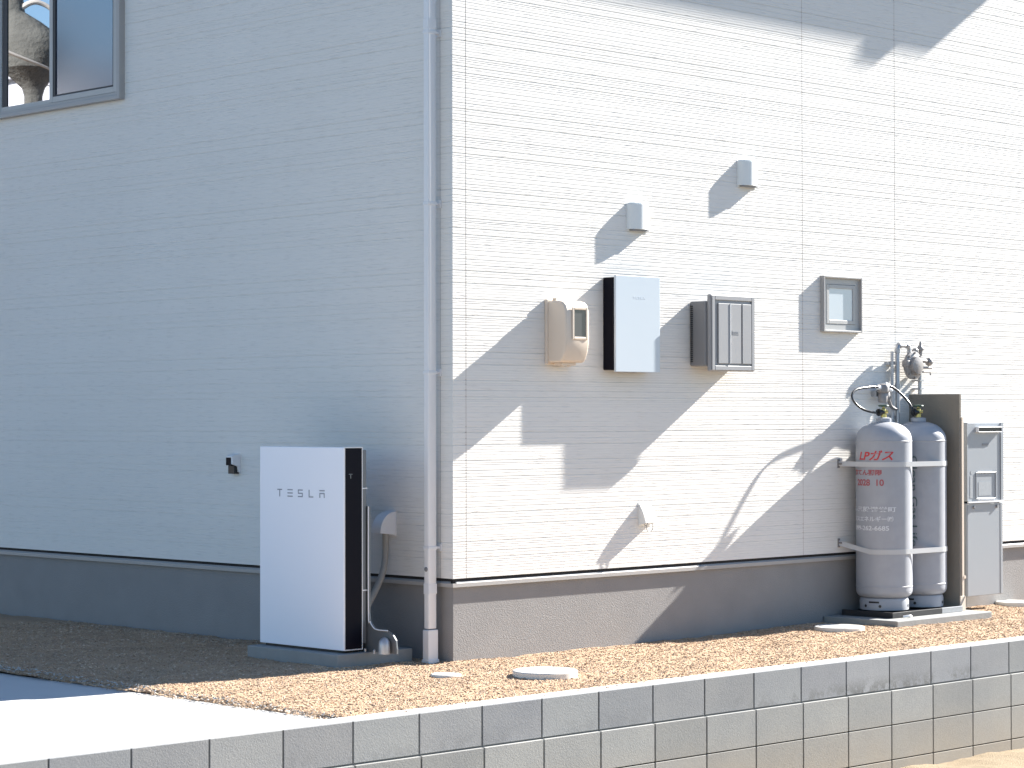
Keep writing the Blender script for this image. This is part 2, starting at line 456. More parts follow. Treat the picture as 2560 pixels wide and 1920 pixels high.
# solid body behind the siding, leaving the windows backed by dark rooms
b = NB(); box(b, .012, 8.05, .012, 8.0, .50, 6.10)
obj('inner_wall', b, 'black', H)
b = NB(); box(b, .021, 8.04, .021, 7.98, -.3, .43)
obj('foundation', b, 'foundation', H)
b = NB(); prism(b, [(-.002, .428), (.03, .428), (.03, .462), (.012, .462), (-.002, .450)], 'x', .03, 8.05)
prism(b, [(-.002, .428), (.03, .428), (.03, .462), (.012, .462), (-.002, .450)], 'y', .03, 8.0)
box(b, -.002, .03, -.002, .03, .428, .4502)
obj('drip_edge', b, 'drip', H)
obj('ventilation_gap', B(.010, 8.04, .010, 7.98, .4295, .4995), 'black', H)
# roof with an overhanging eave and gutter (out of frame, casts the shade at the top)
b = NB(); box(b, -.45, 8.08, -.50, 8.4, 6.135, 6.32)
prism(b, [(-.50, 6.32), (8.4, 6.32), (4., 7.7)], 'x', -.45, 8.08)
obj('roof', b, 'roof', H)
b = NB(); box(b, 7.30, 7.50, -.505, -.47, 6.015, 6.134)
obj('gutter_outlet', b, 'pipe_white', H)

# upstairs window on the shaded side
wz0, wz1, wy0, wy1 = 3.553, 4.75, 3.225, 4.80
def rect_frame(bm, axis, x_out, x_in, a0, a1, z0, z1, wdt, bev=0):
    """four rails butted end to end; axis 'x' plane normal x (a along y), 'y' normal y (a along x)"""
    lo, hi = min(x_out, x_in), max(x_out, x_in)
    def bx_(p0, p1, q0, q1):
        if axis == 'x': box(bm, lo, hi, p0, p1, q0, q1, bev=bev, seg=1)
        else: box(bm, p0, p1, lo, hi, q0, q1, bev=bev, seg=1)
    bx_(a0, a0 + wdt, z0, z1); bx_(a1 - wdt, a1, z0, z1)
    bx_(a0 + wdt, a1 - wdt, z0, z0 + wdt); bx_(a0 + wdt, a1 - wdt, z1 - wdt, z1)
b = NB(); rect_frame(b, 'x', -.046, .02, wy0, wy1, wz0, wz1, .028, bev=.002)
rect_frame(b, 'x', -.034, .02, wy0 + .028, wy1 - .028, wz0 + .028, wz1 - .028, .022)
W1 = obj('window', b, 'frame', H)
b = NB(); rect_frame(b, 'x', -.030, -.016, wy0 + .052, 4.085, wz0 + .052, wz1 - .052, .040, bev=.002)
obj('sash', b, 'sash', W1)
b = NB(); rect_frame(b, 'x', -.026, -.018, wy0 + .092, 4.045, wz0 + .092, wz1 - .092, .012)
box(b, -.0285, -.022, 4.012, 4.033, wz0 + .104, wz1 - .104)
obj('gasket', b, 'gasket', W1)
obj('pane', B(-.021, -.018, wy0 + .104, 4.033, wz0 + .104, wz1 - .104), 'pane_net', W1)
b = NB(); rect_frame(b, 'x', -.014, -.002, 4.07, wy1 - .052, wz0 + .052, wz1 - .052, .030)
obj('sash', b, 'sash', W1)
obj('gasket', B(-.0135, -.003, 4.645, 4.700, wz0 + .0825, wz1 - .085), 'gasket', W1)
obj('pane', B(-.008, -.005, 4.100, 4.6445, wz0 + .0825, wz1 - .085), 'pane', W1)
obj('window_recess', B(-.0018, .024, wy0 + .05, wy1 - .05, wz0 + .05, wz1 - .05), 'black', W1)

# small frosted window on the sunny side
b = NB(); rect_frame(b, 'y', -.034, .01, 3.414, 3.842, 1.982, 2.362, .012, bev=.0015)
W2 = obj('window', b, 'frame', H)
tag(W2, 'small square frosted window')
b = NB(); rect_frame(b, 'y', -.012, .006, 3.426, 3.830, 1.994, 2.350, .042)
obj('frame', b, 'sash', W2)
b = NB(); rect_frame(b, 'y', -.0145, -.002, 3.470, 3.786, 2.038, 2.306, .026, bev=.002)
obj('sash', b, 'sash', W2)
obj('pane', B(3.490, 3.766, -.0085, -.001, 2.058, 2.286), 'frost', W2)

# ------------------------------------------------------------------ downpipe at the corner
t = thing('downpipe', 'light grey square downpipe beside the corner of the house', 'downpipe', (-.07, .115, 0))
obj('pipe', B(-.102, -.040, .094, .137, .19, 6.30, bev=.007, seg=3), 'pipe_white', t, smooth=True)
b = NB(); box(b, -.108, -.032, .090, .141, 0.005, .185, bev=.004); box(b, -.112, -.028, .086, .145, -.01, .014, bev=.002)
obj('boot', b, 'pipe_white', t)
for z in (.475, ):
    obj('screw_cap', lathe(NB(), [(.014, 0), (.013, -.003), (.008, -.005)], -.1025, .1165, .533, n=20, axis='x'), 'grey_dark', t)
for z in (3.63, 2.64, 1.665, .655):
    b = NB(); box(b, -.105, -.037, .091, .140, z - .010, z + .010, bev=.003)
    box(b, -.037, -.0005, .105, .125, z - .006, z + .006); box(b, -.006, -.0002, .092, .138, z - .022, z + .022, bev=.001)
    obj('bracket', b, 'pipe_white', t)
for z in (3.62 + .06, .42):
    obj('collar', B(-.1035, -.0385, .0925, .1385, z - .03, z + .03, bev=.003), 'pipe_white', t)

# ------------------------------------------------------------------ home battery on its slab
t = obj('equipment_slab', B(-.665, -.10, .235, 1.055, -.05, .073, bev=.006), 'slab')
tag(t, 'low concrete slab under the white battery cabinet', 'slab')
PX, PY = -.596, .267
t = thing('battery_cabinet', 'tall flat white cabinet with a black side standing by the shaded wall', 'battery', (PX + .07, PY + .37, .073))
q = NB(); prism(q, [(PY, .088), (PY + .755, .088), (PY + .755, 1.238), (PY, 1.238)], 'x', PX, PX + .008, bev=.0035)
obj('front_cover', q, 'white_gloss', t)
b = NB(); rect_frame(b, 'y', PY + .0005, PY + .012, PX + .008, PX + .143, .088, 1.238, .004)
box(b, PX + .008, PX + .143, PY + .743, PY + .7545, .088, 1.238)
box(b, PX + .008, PX + .143, PY + .012, PY + .743, 1.232, 1.2375); box(b, PX + .008, PX + .143, PY + .012, PY + .743, .0885, .094)
obj('rim', b, 'edge_white', t)
obj('side_panel', B(PX + .0075, PX + .1395, PY + .003, PY + .742, .0945, 1.2315, bev=.002), 'black_gloss', t)
# little mark on the side
b = NB(); zz = 1.075; xx = PX + .055
box(b, xx - .013, xx + .013, PY + .0015, PY + .003, zz + .008, zz + .012); box(b, xx - .003, xx + .003, PY + .0015, PY + .003, zz - .014, zz + .006)
obj('side_mark', b, 'grey_back', t)
b = NB(); box(b, PX + .147, PX + .178, PY + .008, PY + .745, .12, 1.222, bev=.003)
for k in range(14): box(b, PX + .1785, PX + .186, PY + .02 + .05 * k, PY + .026 + .05 * k, .15, 1.2)
obj('heat_sink', b, 'grey_back', t)
for z in (.42, 1.0): obj('clip', B(PX + .143, PX + .180, PY + .002, PY + .0075, z, z + .006), 'edge_white', t)
# wordmark, spaced capitals
yy = lambda f: PY + .755 * (1 - f)   # f : fraction from the left edge
b = NB(); zt, zb = .992, .948
def bar(f0, f1, z0, z1): box(b, PX - .0008, PX + .001, yy(f1), yy(f0), z0, z1)
LW = [(.2165, .2735), (.339, .4015), (.4645, .522), (.593, .648), (.720, .781)]
th = .0065
bar(LW[0][0], LW[0][1], zt - th, zt); bar(sum(LW[0]) / 2 - .005, sum(LW[0]) / 2 + .005, zb, zt - th)
for z in (zt, (zt + zb + th) / 2, zb + th): bar(LW[1][0], LW[1][1], z - th, z)
for z in (zt, (zt + zb + th) / 2, zb + th): bar(LW[2][0], LW[2][1], z - th, z)
bar(LW[2][0], LW[2][0] + .009, (zt + zb + th) / 2, zt - th); bar(LW[2][1] - .009, LW[2][1], zb + th, (zt + zb + th) / 2 - th)
bar(LW[3][0], LW[3][0] + .010, zb, zt); bar(LW[3][0] + .010, LW[3][1], zb, zb + th)
bar(LW[4][0], LW[4][1], zt - th, zt); zm = zb + .028
bar(LW[4][0], LW[4][1], zm - th, zm); bar(LW[4][0], LW[4][0] + .010, zb, zm - th); bar(LW[4][1] - .010, LW[4][1], zb, zm - th)
obj('wordmark', b, 'logo', t)
b = NB(); box(b, PX + .02, PX + .13, PY + .03, PY + .725, .0735, .0875)
obj('foot', b, 'blackp', t)
# curved back stand and cable gland
b = NB(); pts = [(PY - .012, .25), (PY - .05, .212), (PY - .085, .20), (PY - .165, .20), (PY - .205, .185), (PY - .235, .15), (PY - .242, .10), (PY - .242, .0745), (PY + .2, .0745), (PY + .2, .9), (PY - .006, .9), (PY - .006, .30)]
prism(b, pts, 'x', PX + .186, PX + .196)
obj('back_stand', b, 'grey_back', t)
b = NB(); tube(b, [(PX + .18, PY - .006, .9), (PX + .18, PY - .006, .30), (PX + .18, PY - .02, .245), (PX + .18, PY - .05, .212), (PX + .18, PY - .085, .202), (PX + .18, PY - .17, .202)], .0035, smooth=4)
obj('stand_edge', b, 'edge_white', t)
b = NB(); lathe(b, [(.034, 0), (.034, .05), (.030, .072), (.018, .088), (.004, .094)], PX + .15, PY - .175, .0735, n=24)
obj('cable_gland', b, 'steel', t, smooth=True)
pieces('anchor_bolt', [lathe(NB(), [(.008, 0), (.008, .018), (.004, .024)], PX + .12, PY - .125, .0735, n=12), lathe(NB(), [(.007, 0), (.007, .02)], PX + .15, PY - .012, .0735, n=12)], 'steel', t)

# conduit hood and conduit to the battery
t = thing('conduit_hood', 'beige grey quarter round hood on the shaded wall by the downpipe', 'conduit hood', (0, .53, .78))
b = NB(); arc = [(-.004, .853)] + [(-.004 - .116 * math.sin(a_), .735 + .116 * math.cos(a_)) for a_ in [math.radians(k) for k in range(0, 91, 9)]] + [(-.120, .728), (-.004, .714)]
prism(b, arc, 'y', .491, .573)
obj('hood', b, 'pipe_white', t, smooth=True)
obj('back_plate', B(-.006, .0, .484, .580, .706, .856, bev=.002), 'pipe_white', t)
t = obj('conduit', tube(NB(), [(-.06, .515, .735), (-.065, .512, .61), (-.11, .482, .505), (-.185, .452, .415), (-.29, .405, .33), (-.38, .34, .27)], .0195, n=16, smooth=8), 'conduit', smooth=True)
tag(t, 'bent beige conduit running from the wall hood to behind the battery cabinet', 'conduit')

# outlet on the shaded wall
t = thing('outdoor_outlet', 'small pale covered outlet left of the battery on the shaded wall', 'outlet', (0, 2.0, 1.11))
b = NB(); prism(b, [(0, 1.178), (-.052, 1.168), (-.066, 1.16), (-.066, 1.112), (-.020, 1.096), (-.014, 1.062), (0, 1.056)], 'y', 1.966, 1.979)
prism(b, [(0, 1.178), (-.052, 1.168), (-.066, 1.16), (-.066, 1.153), (0, 1.166)], 'y', 1.979, 2.03)
obj('cover', b, 'pipe_white', t)
obj('face', B(-.066, -.030, 1.981, 2.032, 1.104, 1.1535), 'black_gloss', t)
obj('plug_box', B(-.040, -.001, 1.980, 2.045, 1.050, 1.1035, bev=.003), 'blackp', t)

# ------------------------------------------------------------------ electricity meter cover
t = thing('electricity_meter', 'beige plastic meter box with a dark window, nearest the house corner', 'meter', (.86, 0, 1.9))
obj('back_plate', B(.752, .975, -.022, 0, 1.722, 2.112, bev=.005), 'beige', t)
b = NB(); pr = [(-.0225, 2.100), (-.10, 2.102), (-.135, 2.094), (-.158, 2.072), (-.168, 2.035), (-.170, 1.86), (-.160, 1.80), (-.138, 1.745), (-.115, 1.732), (-.0225, 1.732)]
prism(b, pr, 'x', .762, .968, bev=.016, seg=4, pred=lambda e: abs(abs(e.verts[0].co.x - .865) - abs(e.verts[1].co.x - .865)) < 1e-5 and (e.verts[0].co.x - e.verts[1].co.x) < 1e-5 and (e.verts[1].co.x - e.verts[0].co.x) < 1e-5 and min(e.verts[0].co.y, e.verts[1].co.y) < -.03)
obj('cover', b, 'beige', t, smooth=True)
b = NB(); rect_frame(b, 'y', -.178, -.168, .812, .945, 1.868, 2.062, .016, bev=.003)
obj('window_surround', b, 'beige', t)
obj('window', B(.827, .930, -.1725, -.1705, 1.883, 2.047), 'meter_glass', t)
b = NB(); box(b, .80, .92, -.10, -.035, 1.716, 1.7315, bev=.003); tube(b, [(.88, -.08, 1.72), (.88, -.08, 1.708)], .012)
obj('latch', b, 'beige', t)
obj('top_latch', B(.79, .80, -.06, -.03, 2.1, 2.118), 'beige', t)

# backup gateway
t = thing('power_gateway', 'flat white glossy wall box with a black side, between the meter and the grey box', 'switch box', (1.46, 0, 1.98))
obj('body', B(1.262, 1.664, -.088, 0, 1.694, 2.262, bev=.006), 'black_gloss', t)
obj('cover', B(1.266, 1.672, -.104, -.0885, 1.682, 2.274, bev=.003), 'white_box', t)
b = fit(text_bm('T E S L A', .03), 1.425, 1.535, 2.132, 2.148)
for v in b.verts: v.co = Vector((v.co.x, -.1043 - (.0004 if v.co.z > 0 else -.0004), v.co.y))
obj('wordmark', b, 'faint', t)

# grey fibre box
t = thing('utility_box', 'grey plastic flanged box right of the white glossy one', 'utility box', (2.3, 0, 1.94))
b = NB(); box(b, 2.070, 2.500, -.132, 0, 1.728, 2.142, bev=.010)
obj('base', b, 'grey_dark', t)
b = NB()
for k in range(28): box(b, 2.0655, 2.0695, -.028, -.010, 1.755 + .013 * k, 1.762 + .013 * k)
obj('louvre', b, 'blackp', t)
b = NB(); box(b, 2.083, 2.516, -.164, -.1325, 1.696, 2.184, bev=.008)
obj('cover', b, 'grey_box', t)
b = NB(); rect_frame(b, 'y', -.1725, -.1645, 2.089, 2.511, 1.702, 2.178, .030, bev=.003)
obj('cover_rim', b, 'grey_box', t)
pieces('door_panel', [(2.150, 2.262, -.174, -.165, 1.745, 2.128), (2.266, 2.378, -.172, -.165, 1.745, 2.128), (2.386, 2.474, -.174, -.165, 1.745, 2.128)], 'grey_box', t, bev=.002)
obj('rib', B(2.2625, 2.2655, -.177, -.165, 1.745, 2.128), 'edge_white', t)
b = NB(); box(b, 2.288, 2.352, -.1735, -.1725, 1.932, 1.956)
obj('label_plate', b, 'grey_box', t)
b = NB()
for k in range(5): box(b, 2.294 + .011 * k, 2.301 + .011 * k, -.1742, -.1736, 1.938, 1.950)
obj('label_text', b, 'heater_line', t)

# round-fronted vent hoods
def vent(x, z):
    t = thing('wall_vent', 'x', 'vent', (x, 0, z), 'pale vent hoods on the sunny wall')
    n_ = 14; pts = []
    for k in range(n_ + 1):
        u = k / n_; pts.append((x + .185 * u, -.008 - .046 * (math.sin(math.pi * u) ** .62)))
    b = NB(); prism(b, [(x, 0)] + pts + [(x + .185, 0)], 'z', z, z + .155, bev=0)
    # slightly domed cap
    for i, (dz, k_) in enumerate(((.155, .94), (.160, .86))):
        prism(b, [(x + .0925 + (px - x - .0925) * k_, py * k_) for px, py in [(x, 0)] + pts + [(x + .185, 0)]], 'z', z + dz - .0005, z + dz + .005)
    obj('hood', b, 'vent_paint', t)
    obj('back_plate', B(x - .003, x + .188, -.004, 0, z - .012, z + .160, bev=.001), 'vent_paint', t)
    obj('throat', B(x + .02, x + .165, -.036, -.0045, z - .010, z - .0005), 'grey_dark', t)
    return t
v1 = vent(1.480, 2.572)
bpy.context.view_layer.update()
v1['label'] = 'pale vent hood above the white glossy wall box, the lower of two'
dup_tree(v1, (1.065, 0, .345), 'pale vent hood on the sunny wall, the higher one on the right')

# low wedge hood with a wire ring
t = thing('drain_hood', 'small white wedge hood with a wire ring low on the sunny wall', 'vent hood', (1.62, 0, .8))
b = NB(); prism(b, [(0, .866), (-.012, .858), (-.030, .830), (-.046, .795), (-.056, .760), (-.056, .748), (0, .734)], 'x', 1.586, 1.685)
obj('hood', b, 'vent_paint', t)
obj('back_plate', B(1.580, 1.691, -.003, 0, .728, .872), 'vent_paint', t)
b = NB(); tube(b, [(1.628 + .030 * math.cos(a_), -.052, .722 + .030 * math.sin(a_)) for a_ in [2 * math.pi * k / 24 for k in range(25)]], .0022, n=6)
tube(b, [(1.60, -.05, .75), (1.585, -.045, .738), (1.60, -.05, .73)], .0022, n=6)
obj('ring', b, 'grey_dark', t)

# ------------------------------------------------------------------ gas set
t = obj('gas_slab', B(3.46, 4.56, -.595, .015, -.04, .055, bev=.006), 'slab')
tag(t, 'concrete slab under the two grey gas cylinders', 'slab')
t = thing('cylinder_tray', 'black tray frame beneath the grey gas cylinders', 'tray', (3.9, -.3, .066))
b = NB(); box(b, 3.62, 4.17, -.435, -.03, .056, .083, bev=.003)
obj('deck', b, 'tray', t)
b = NB(); box(b, 3.615, 4.17, -.455, -.436, .056, .094, bev=.002); box(b, 3.600, 3.619, -.455, -.03, .056, .094, bev=.002)
obj('lip', b, 'tray', t)
b = NB(); box(b, 4.17, 4.415, -.453, -.436, .056, .094, bev=.002); box(b, 4.17, 4.415, -.435, -.03, .056, .0835)
obj('bare_rail', b, 'steel', t)
b = NB(); tube(b, [(3.69, -.475, .064), (3.73, -.50, .070), (3.77, -.485, .064)], .007, smooth=4)
obj('clamp', b, 'edge_white', t)

CR = .191
def cyl_prof():
    p = [(.160, .0), (.166, .002), (.167, .060), (.163, .074), (.160, .080)]
    for k in range(9):
        a_ = math.radians(90 * k / 8); p.append((.150 + (CR - .150) * math.sin(a_), .135 - .05 * math.cos(a_)))
    p += [(CR, .155), (CR + .002, .157), (CR + .002, .162), (CR, .164), (CR, 1.140), (CR + .002, 1.142), (CR + .002, 1.147), (CR, 1.149)]
    for k in range(1, 13):
        a_ = math.radians(90 * k / 12); p.append((.035 + (CR - .035) * math.cos(a_), 1.150 + .125 * math.sin(a_)))
    p += [(.052, 1.276), (.052, 1.300), (.040, 1.304), (.030, 1.306)]
    return p
def cylinder(x, y, z, label):
    t = thing('gas_cylinder', label, 'gas cylinder', (x, y, z), 'grey gas cylinders on the tray')
    obj('body', lathe(NB(), cyl_prof(), x, y, z, n=96), 'cyl', t, smooth=True)
    V0 = math.atan2(-9.85 - y, -9.25 - x)
    for a_ in (-48, -10, 72, 110):
        c = V0 + math.radians(a_); r = .1672
        q = NB(); lathe(q, [(.010, 0), (.010, .0015)], 0, 0, 0, n=16)
        mtx = Matrix.Translation((x + (r - .0005) * math.cos(c), y + (r - .0005) * math.sin(c), z + .030)) @ Matrix.Rotation(c, 4, 'Z') @ Matrix.Rotation(math.pi / 2, 4, 'Y')
        bmesh.ops.transform(q, matrix=mtx, verts=q.verts); obj('skirt_hole', q, 'blackp', t)
    sl = NB(); rr_ = .1678; prev = None
    for k in range(9):
        c = V0 + math.radians(-38 + 26 * k / 8)
        cur = [sl.verts.new((x + q_ * math.cos(c), y + q_ * math.sin(c), z + h_)) for q_, h_ in ((.162, .050), (rr_, .050), (rr_, .062), (.162, .062))]
        if prev:
            for e in range(4): sl.faces.new((prev[e], prev[(e + 1) % 4], cur[(e + 1) % 4], cur[e]))
        else: sl.faces.new(cur)
        prev = cur
    sl.faces.new(prev[::-1]); bmesh.ops.recalc_face_normals(sl, faces=sl.faces)
    obj('skirt_slot', sl, 'blackp', t)
    # valve
    v = obj('valve', lathe(NB(), [(.020, 1.306), (.020, 1.33), (.014, 1.335), (.016, 1.36), (.012, 1.368), (.008, 1.372), (.008, 1.386)], x, y, z, n=20), 'brass', t, smooth=True)
    obj('hand_wheel', lathe(NB(), [(.012, 1.378), (.034, 1.380), (.037, 1.385), (.034, 1.391), (.012, 1.393)], x, y, z, n=14), 'green', v)
    b = NB(); tube(b, [(x, y, z + 1.342), (x - .035, y + .01, z + 1.340), (x - .050, y + .014, z + 1.338)], .017, n=10)
    tube(b, [(x - .030, y + .009, z + 1.341), (x - .046, y + .013, z + 1.339)], .025, n=8)
    obj('coupling', b, 'blackp', v)
    b = NB(); tube(b, [(x, y, z + 1.345), (x + .020, y - .022, z + 1.345)], .011, n=10)
    obj('relief_cap', b, 'brass', v)
    return t, V0
def wrap(b, x, y, z, V0, a_r, zb, zt, width, mode='h', r=CR):
    """flat text wrapped on the cylinder, right edge at angle a_r (deg from the viewer), arc width in m"""
    fit(b, -width, 0, zb, zt)
    for v in b.verts:
        th_ = V0 + math.radians(a_r) + v.co.x / r; rr = r + .0012 + (.0004 if v.co.z > 0 else -.0008)
        v.co = Vector((x + rr * math.cos(th_), y + rr * math.sin(th_), v.co.y))
    return b
X1, Y1, ZC = 3.826, -.220, .094
c1, V1 = cylinder(X1, Y1, ZC, 'grey gas cylinder with red lettering, the nearer of two')
X2 = 4.228
c2, V2 = cylinder(X2, Y1, ZC, 'grey gas cylinder with vertical green lettering, half behind the red-lettered one')
rad = lambda d: math.radians(d) * CR
obj('lettering', wrap(text_bm('LPガス', .07, shear=.25, offset=.0015), X1, Y1, ZC, V1, 20, 1.110, 1.178, rad(78)), 'red', c1)
obj('lettering', wrap(text_bm('充てん期限', .04, offset=.0010), X1, Y1, ZC, V1, -3, 1.008, 1.048, rad(76)), 'red_soft', c1)
obj('lettering', wrap(text_bm('2028  10', .04, offset=.0008), X1, Y1, ZC, V1, 0, .938, .982, rad(66)), 'red_soft', c1)
obj('lettering', wrap(text_bm('市三股港栄町', .04, offset=.0008), X1, Y1, ZC, V1, 25, .762, .798, rad(108)), 'white_txt', c1)
obj('lettering', wrap(text_bm('ガスエネルギー㈱', .04, offset=.0008), X1, Y1, ZC, V1, 19, .697, .733, rad(100)), 'white_txt', c1)
obj('lettering', wrap(text_bm('099-262-6685', .04, offset=.0008), X1, Y1, ZC, V1, 10, .636, .668, rad(86)), 'white_txt', c1)
b = text_bm('Clean Gas Life', .05); fit(b, 0, .62, 0, .042)
for v in b.verts:
    a_ = V2 + math.radians(-15.5) + v.co.y / CR; rr = CR + .0012
    v.co = Vector((X2 + rr * math.cos(a_), Y1 + rr * math.sin(a_), 1.135 - v.co.x))
obj('lettering', b, 'green_txt', c2)

# restraining straps round both cylinders
def strap(z, label, zw):
    r = CR + .0025; pts = [(3.606, -.002, zw)]
    # tangent point on the left of cylinder 1 from the wall hook
    hx, hy = 3.606 - X1, -Y1
    d = math.hypot(hx, hy); base = math.atan2(hy, hx); off = math.acos(r / d)
    a0 = base + off
    a1 = math.radians(270)
    n_ = 18
    for k in range(n_ + 1):
        a_ = a0 + (a1 - a0) * k / n_ if a0 < a1 else a0
        pts.append((X1 + r * math.cos(a_), Y1 + r * math.sin(a_), z))
    for k in range(n_ + 1):
        a_ = math.radians(270 + 90 * k / n_); pts.append((X2 + r * math.cos(a_), Y1 + r * math.sin(a_), z))
    pts.append((X2 + r + .03, Y1 + .12, z))
    b = NB(); prev = None; h = .017
    for i, p in enumerate(pts):
        p = Vector(p); q = Vector(pts[min(i + 1, len(pts) - 1)]) - Vector(pts[max(0, i - 1)]); nrm = Vector((q.y, -q.x, 0)).normalized() * .0018
        cur = [b.verts.new(p + Vector((0, 0, h))), b.verts.new(p + nrm + Vector((0, 0, h))), b.verts.new(p + nrm - Vector((0, 0, h))), b.verts.new(p - Vector((0, 0, h)))]
        if prev:
            for k in range(4): b.faces.new((prev[k], prev[(k + 1) % 4], cur[(k + 1) % 4], cur[k]))
        prev = cur
    bmesh.ops.recalc_face_normals(b, faces=b.faces)
    t = thing('cylinder_strap', label, 'strap', (3.606, 0, zw), 'metal straps round the gas cylinders')
    obj('band', b, 'strap', t)
    b = NB(); box(b, 3.596, 3.616, -.006, 0, zw - .03, zw + .03); tube(b, [(3.606, 0, zw), (3.606, -.03, zw)], .007)
    obj('wall_hook', b, 'iron', t)
strap(1.083, 'upper pale metal strap holding the two gas cylinders', 1.085)
strap(.492, 'lower pale metal strap holding the two gas cylinders', .545)

# fire barrier board beside the cylinders
t = thing('barrier_board', 'upright grey brown board standing between gas cylinders and water heater', 'barrier', (4.39, -.2, .066))
obj('board', B(4.424, 4.446, -.425, -.001, .075, 1.562, bev=.002), 'board', t)
b = NB(); box(b, 4.4465, 4.468, -.429, -.415, .075, 1.40); box(b, 4.418, 4.4715, -.433, -.4255, .057, .16, bev=.001); tube(b, [(4.473, -.418, .29), (4.473, -.433, .29)], .012); prism(b, [(4.39, .057), (4.471, .057), (4.471, .16)], 'y', -.439, -.4335)
obj('bracket', b, 'beige', t)

# gas regulator and piping on the wall
PYG = -.055
t = thing('gas_regulator', 'cast gas regulator with pipework on the wall above the barrier board', 'gas regulator', (4.36, 0, 1.75))
def gp(x, z): return (x, PYG, z)
b = NB(); tube(b, [gp(4.215, 1.02), gp(4.215, 1.875), gp(4.222, 1.896), gp(4.245, 1.904), gp(4.325, 1.904), gp(4.342, 1.898), gp(4.350, 1.88), gp(4.350, 1.83)], .0145, n=14)
obj('pipe', b, 'steel', t, smooth=True)
pieces('pipe_joint', [tube(NB(), [gp(4.215, z - .016), gp(4.215, z + .016)], .021, n=10) for z in (1.865, 1.62, 1.33)] + [tube(NB(), [gp(4.226, 1.904), gp(4.25, 1.904)], .021, n=10), tube(NB(), [gp(4.318, 1.904), gp(4.338, 1.904)], .021, n=10)], 'steel', t)
b = NB(); tube(b, [(4.170, -.040, 1.04), (4.170, -.040, 1.86)], .011, n=10)
for z in (1.78, 1.40): box(b, 4.150, 4.225, -.028, 0, z - .012, z + .012)
obj('sleeved_pipe', b, 'strap', t)
b = NB()
lathe(b, [(.03, .045), (.062, .040), (.066, .020), (.098, .012), (.100, -.010), (.066, -.018), (.060, -.045), (.025, -.052)], 4.370, -.075, 1.765, n=26, axis='y')
for k in range(8):
    a_ = 2 * math.pi * k / 8; tube(b, [(4.370 + .088 * math.cos(a_), -.058, 1.765 + .088 * math.sin(a_)), (4.370 + .088 * math.cos(a_), -.098, 1.765 + .088 * math.sin(a_))], .007, n=6)
box(b, 4.27, 4.31, -.10, -.05, 1.755, 1.80, bev=.006); box(b, 4.33, 4.42, -.11, -.05, 1.70, 1.80, bev=.01)
obj('regulator_body', b, 'iron', t, smooth=True)
b = NB(); lathe(b, [(.014, .0), (.014, .035), (.026, .038), (.026, .055), (.012, .075), (.006, .10)], 4.487, PYG, 1.835, n=14); lathe(b, [(.010, 0), (.024, .035), (.024, .05), (.012, .062)], 4.425, PYG, 1.825, n=12)
tube(b, [gp(4.44, 1.81), gp(4.56, 1.795)], .013, n=10); lathe(b, [(.018, 0), (.030, .018), (.030, .03)], 4.565, PYG, 1.793, n=12, axis='x')
tube(b, [gp(4.45, 1.752), gp(4.62, 1.752)], .009, n=8); tube(b, [gp(4.46, 1.722), gp(4.60, 1.722), gp(4.61, 1.70)], .006, n=8)
obj('valve_parts', b, 'iron', t)
b = NB(); tube(b, [gp(4.478, 1.03), gp(4.478, 1.78)], .0145, n=14)
obj('outlet_pipe', b, 'steel', t, smooth=True)
for z in (1.66, 1.60): obj('pipe_clip', B(4.458, 4.498, PYG - .02, 0, z - .006, z + .006), 'steel', t)

# changeover regulator over the cylinders with its two hoses
t = thing('changeover_valve', 'grey changeover valve above the nearer gas cylinder', 'gas valve', (4.0, -.06, 1.55))
b = NB()
lathe(b, [(.020, -.075), (.030, -.070), (.034, -.03), (.026, -.01), (.040, .0), (.044, .03), (.036, .05), (.015, .056)], 4.0, -.085, 1.577, n=20)
lathe(b, [(.018, -.03), (.034, -.022), (.036, .012), (.022, .022)], 4.045, -.075, 1.545, n=18, axis='y')
tube(b, [(4.04, -.075, 1.575), (4.09, -.065, 1.53), (4.13, -.058, 1.48), (4.18, PYG, 1.46), (4.21, PYG, 1.46)], .012, n=10, smooth=4)
obj('body', b, 'iron', t, smooth=True)
pieces('nut', [tube(NB(), [(3.965, -.09, 1.608), (3.93, -.09, 1.608)], .016, n=8), tube(NB(), [(4.035, -.08, 1.628), (4.068, -.085, 1.620)], .017, n=8), lathe(NB(), [(.006, 0), (.018, .008), (.018, .02), (.006, .026)], 4.055, -.11, 1.575, n=14)], 'edge_white', t)
obj('wall_bracket', B(3.98, 4.02, -.045, 0, 1.545, 1.585), 'steel', t)
VZ = ZC + 1.338
t = obj('gas_hose', tube(NB(), [(3.935, -.09, 1.608), (3.88, -.095, 1.610), (3.80, -.10, 1.606), (3.68, -.108, 1.593), (3.615, -.118, 1.566), (3.595, -.13, 1.530), (3.615, -.15, 1.488), (3.665, -.175, 1.453), (3.73, -.198, 1.436), (X1 - .048, Y1 + .013, VZ)], .0085, n=12, smooth=8), 'hose', smooth=True)
tag(t, 'black gas hose looping left to the nearer cylinder', 'hose', 'black hoses of the gas cylinders')
t = obj('gas_hose', tube(NB(), [(4.064, -.085, 1.621), (4.105, -.092, 1.608), (4.14, -.115, 1.580), (4.168, -.145, 1.540), (4.182, -.175, 1.50), (4.185, -.198, 1.46), (X2 - .045, Y1 + .013, VZ)], .0085, n=12, smooth=8), 'hose', smooth=True)
tag(t, 'black gas hose sloping right to the farther cylinder', 'hose', 'black hoses of the gas cylinders')

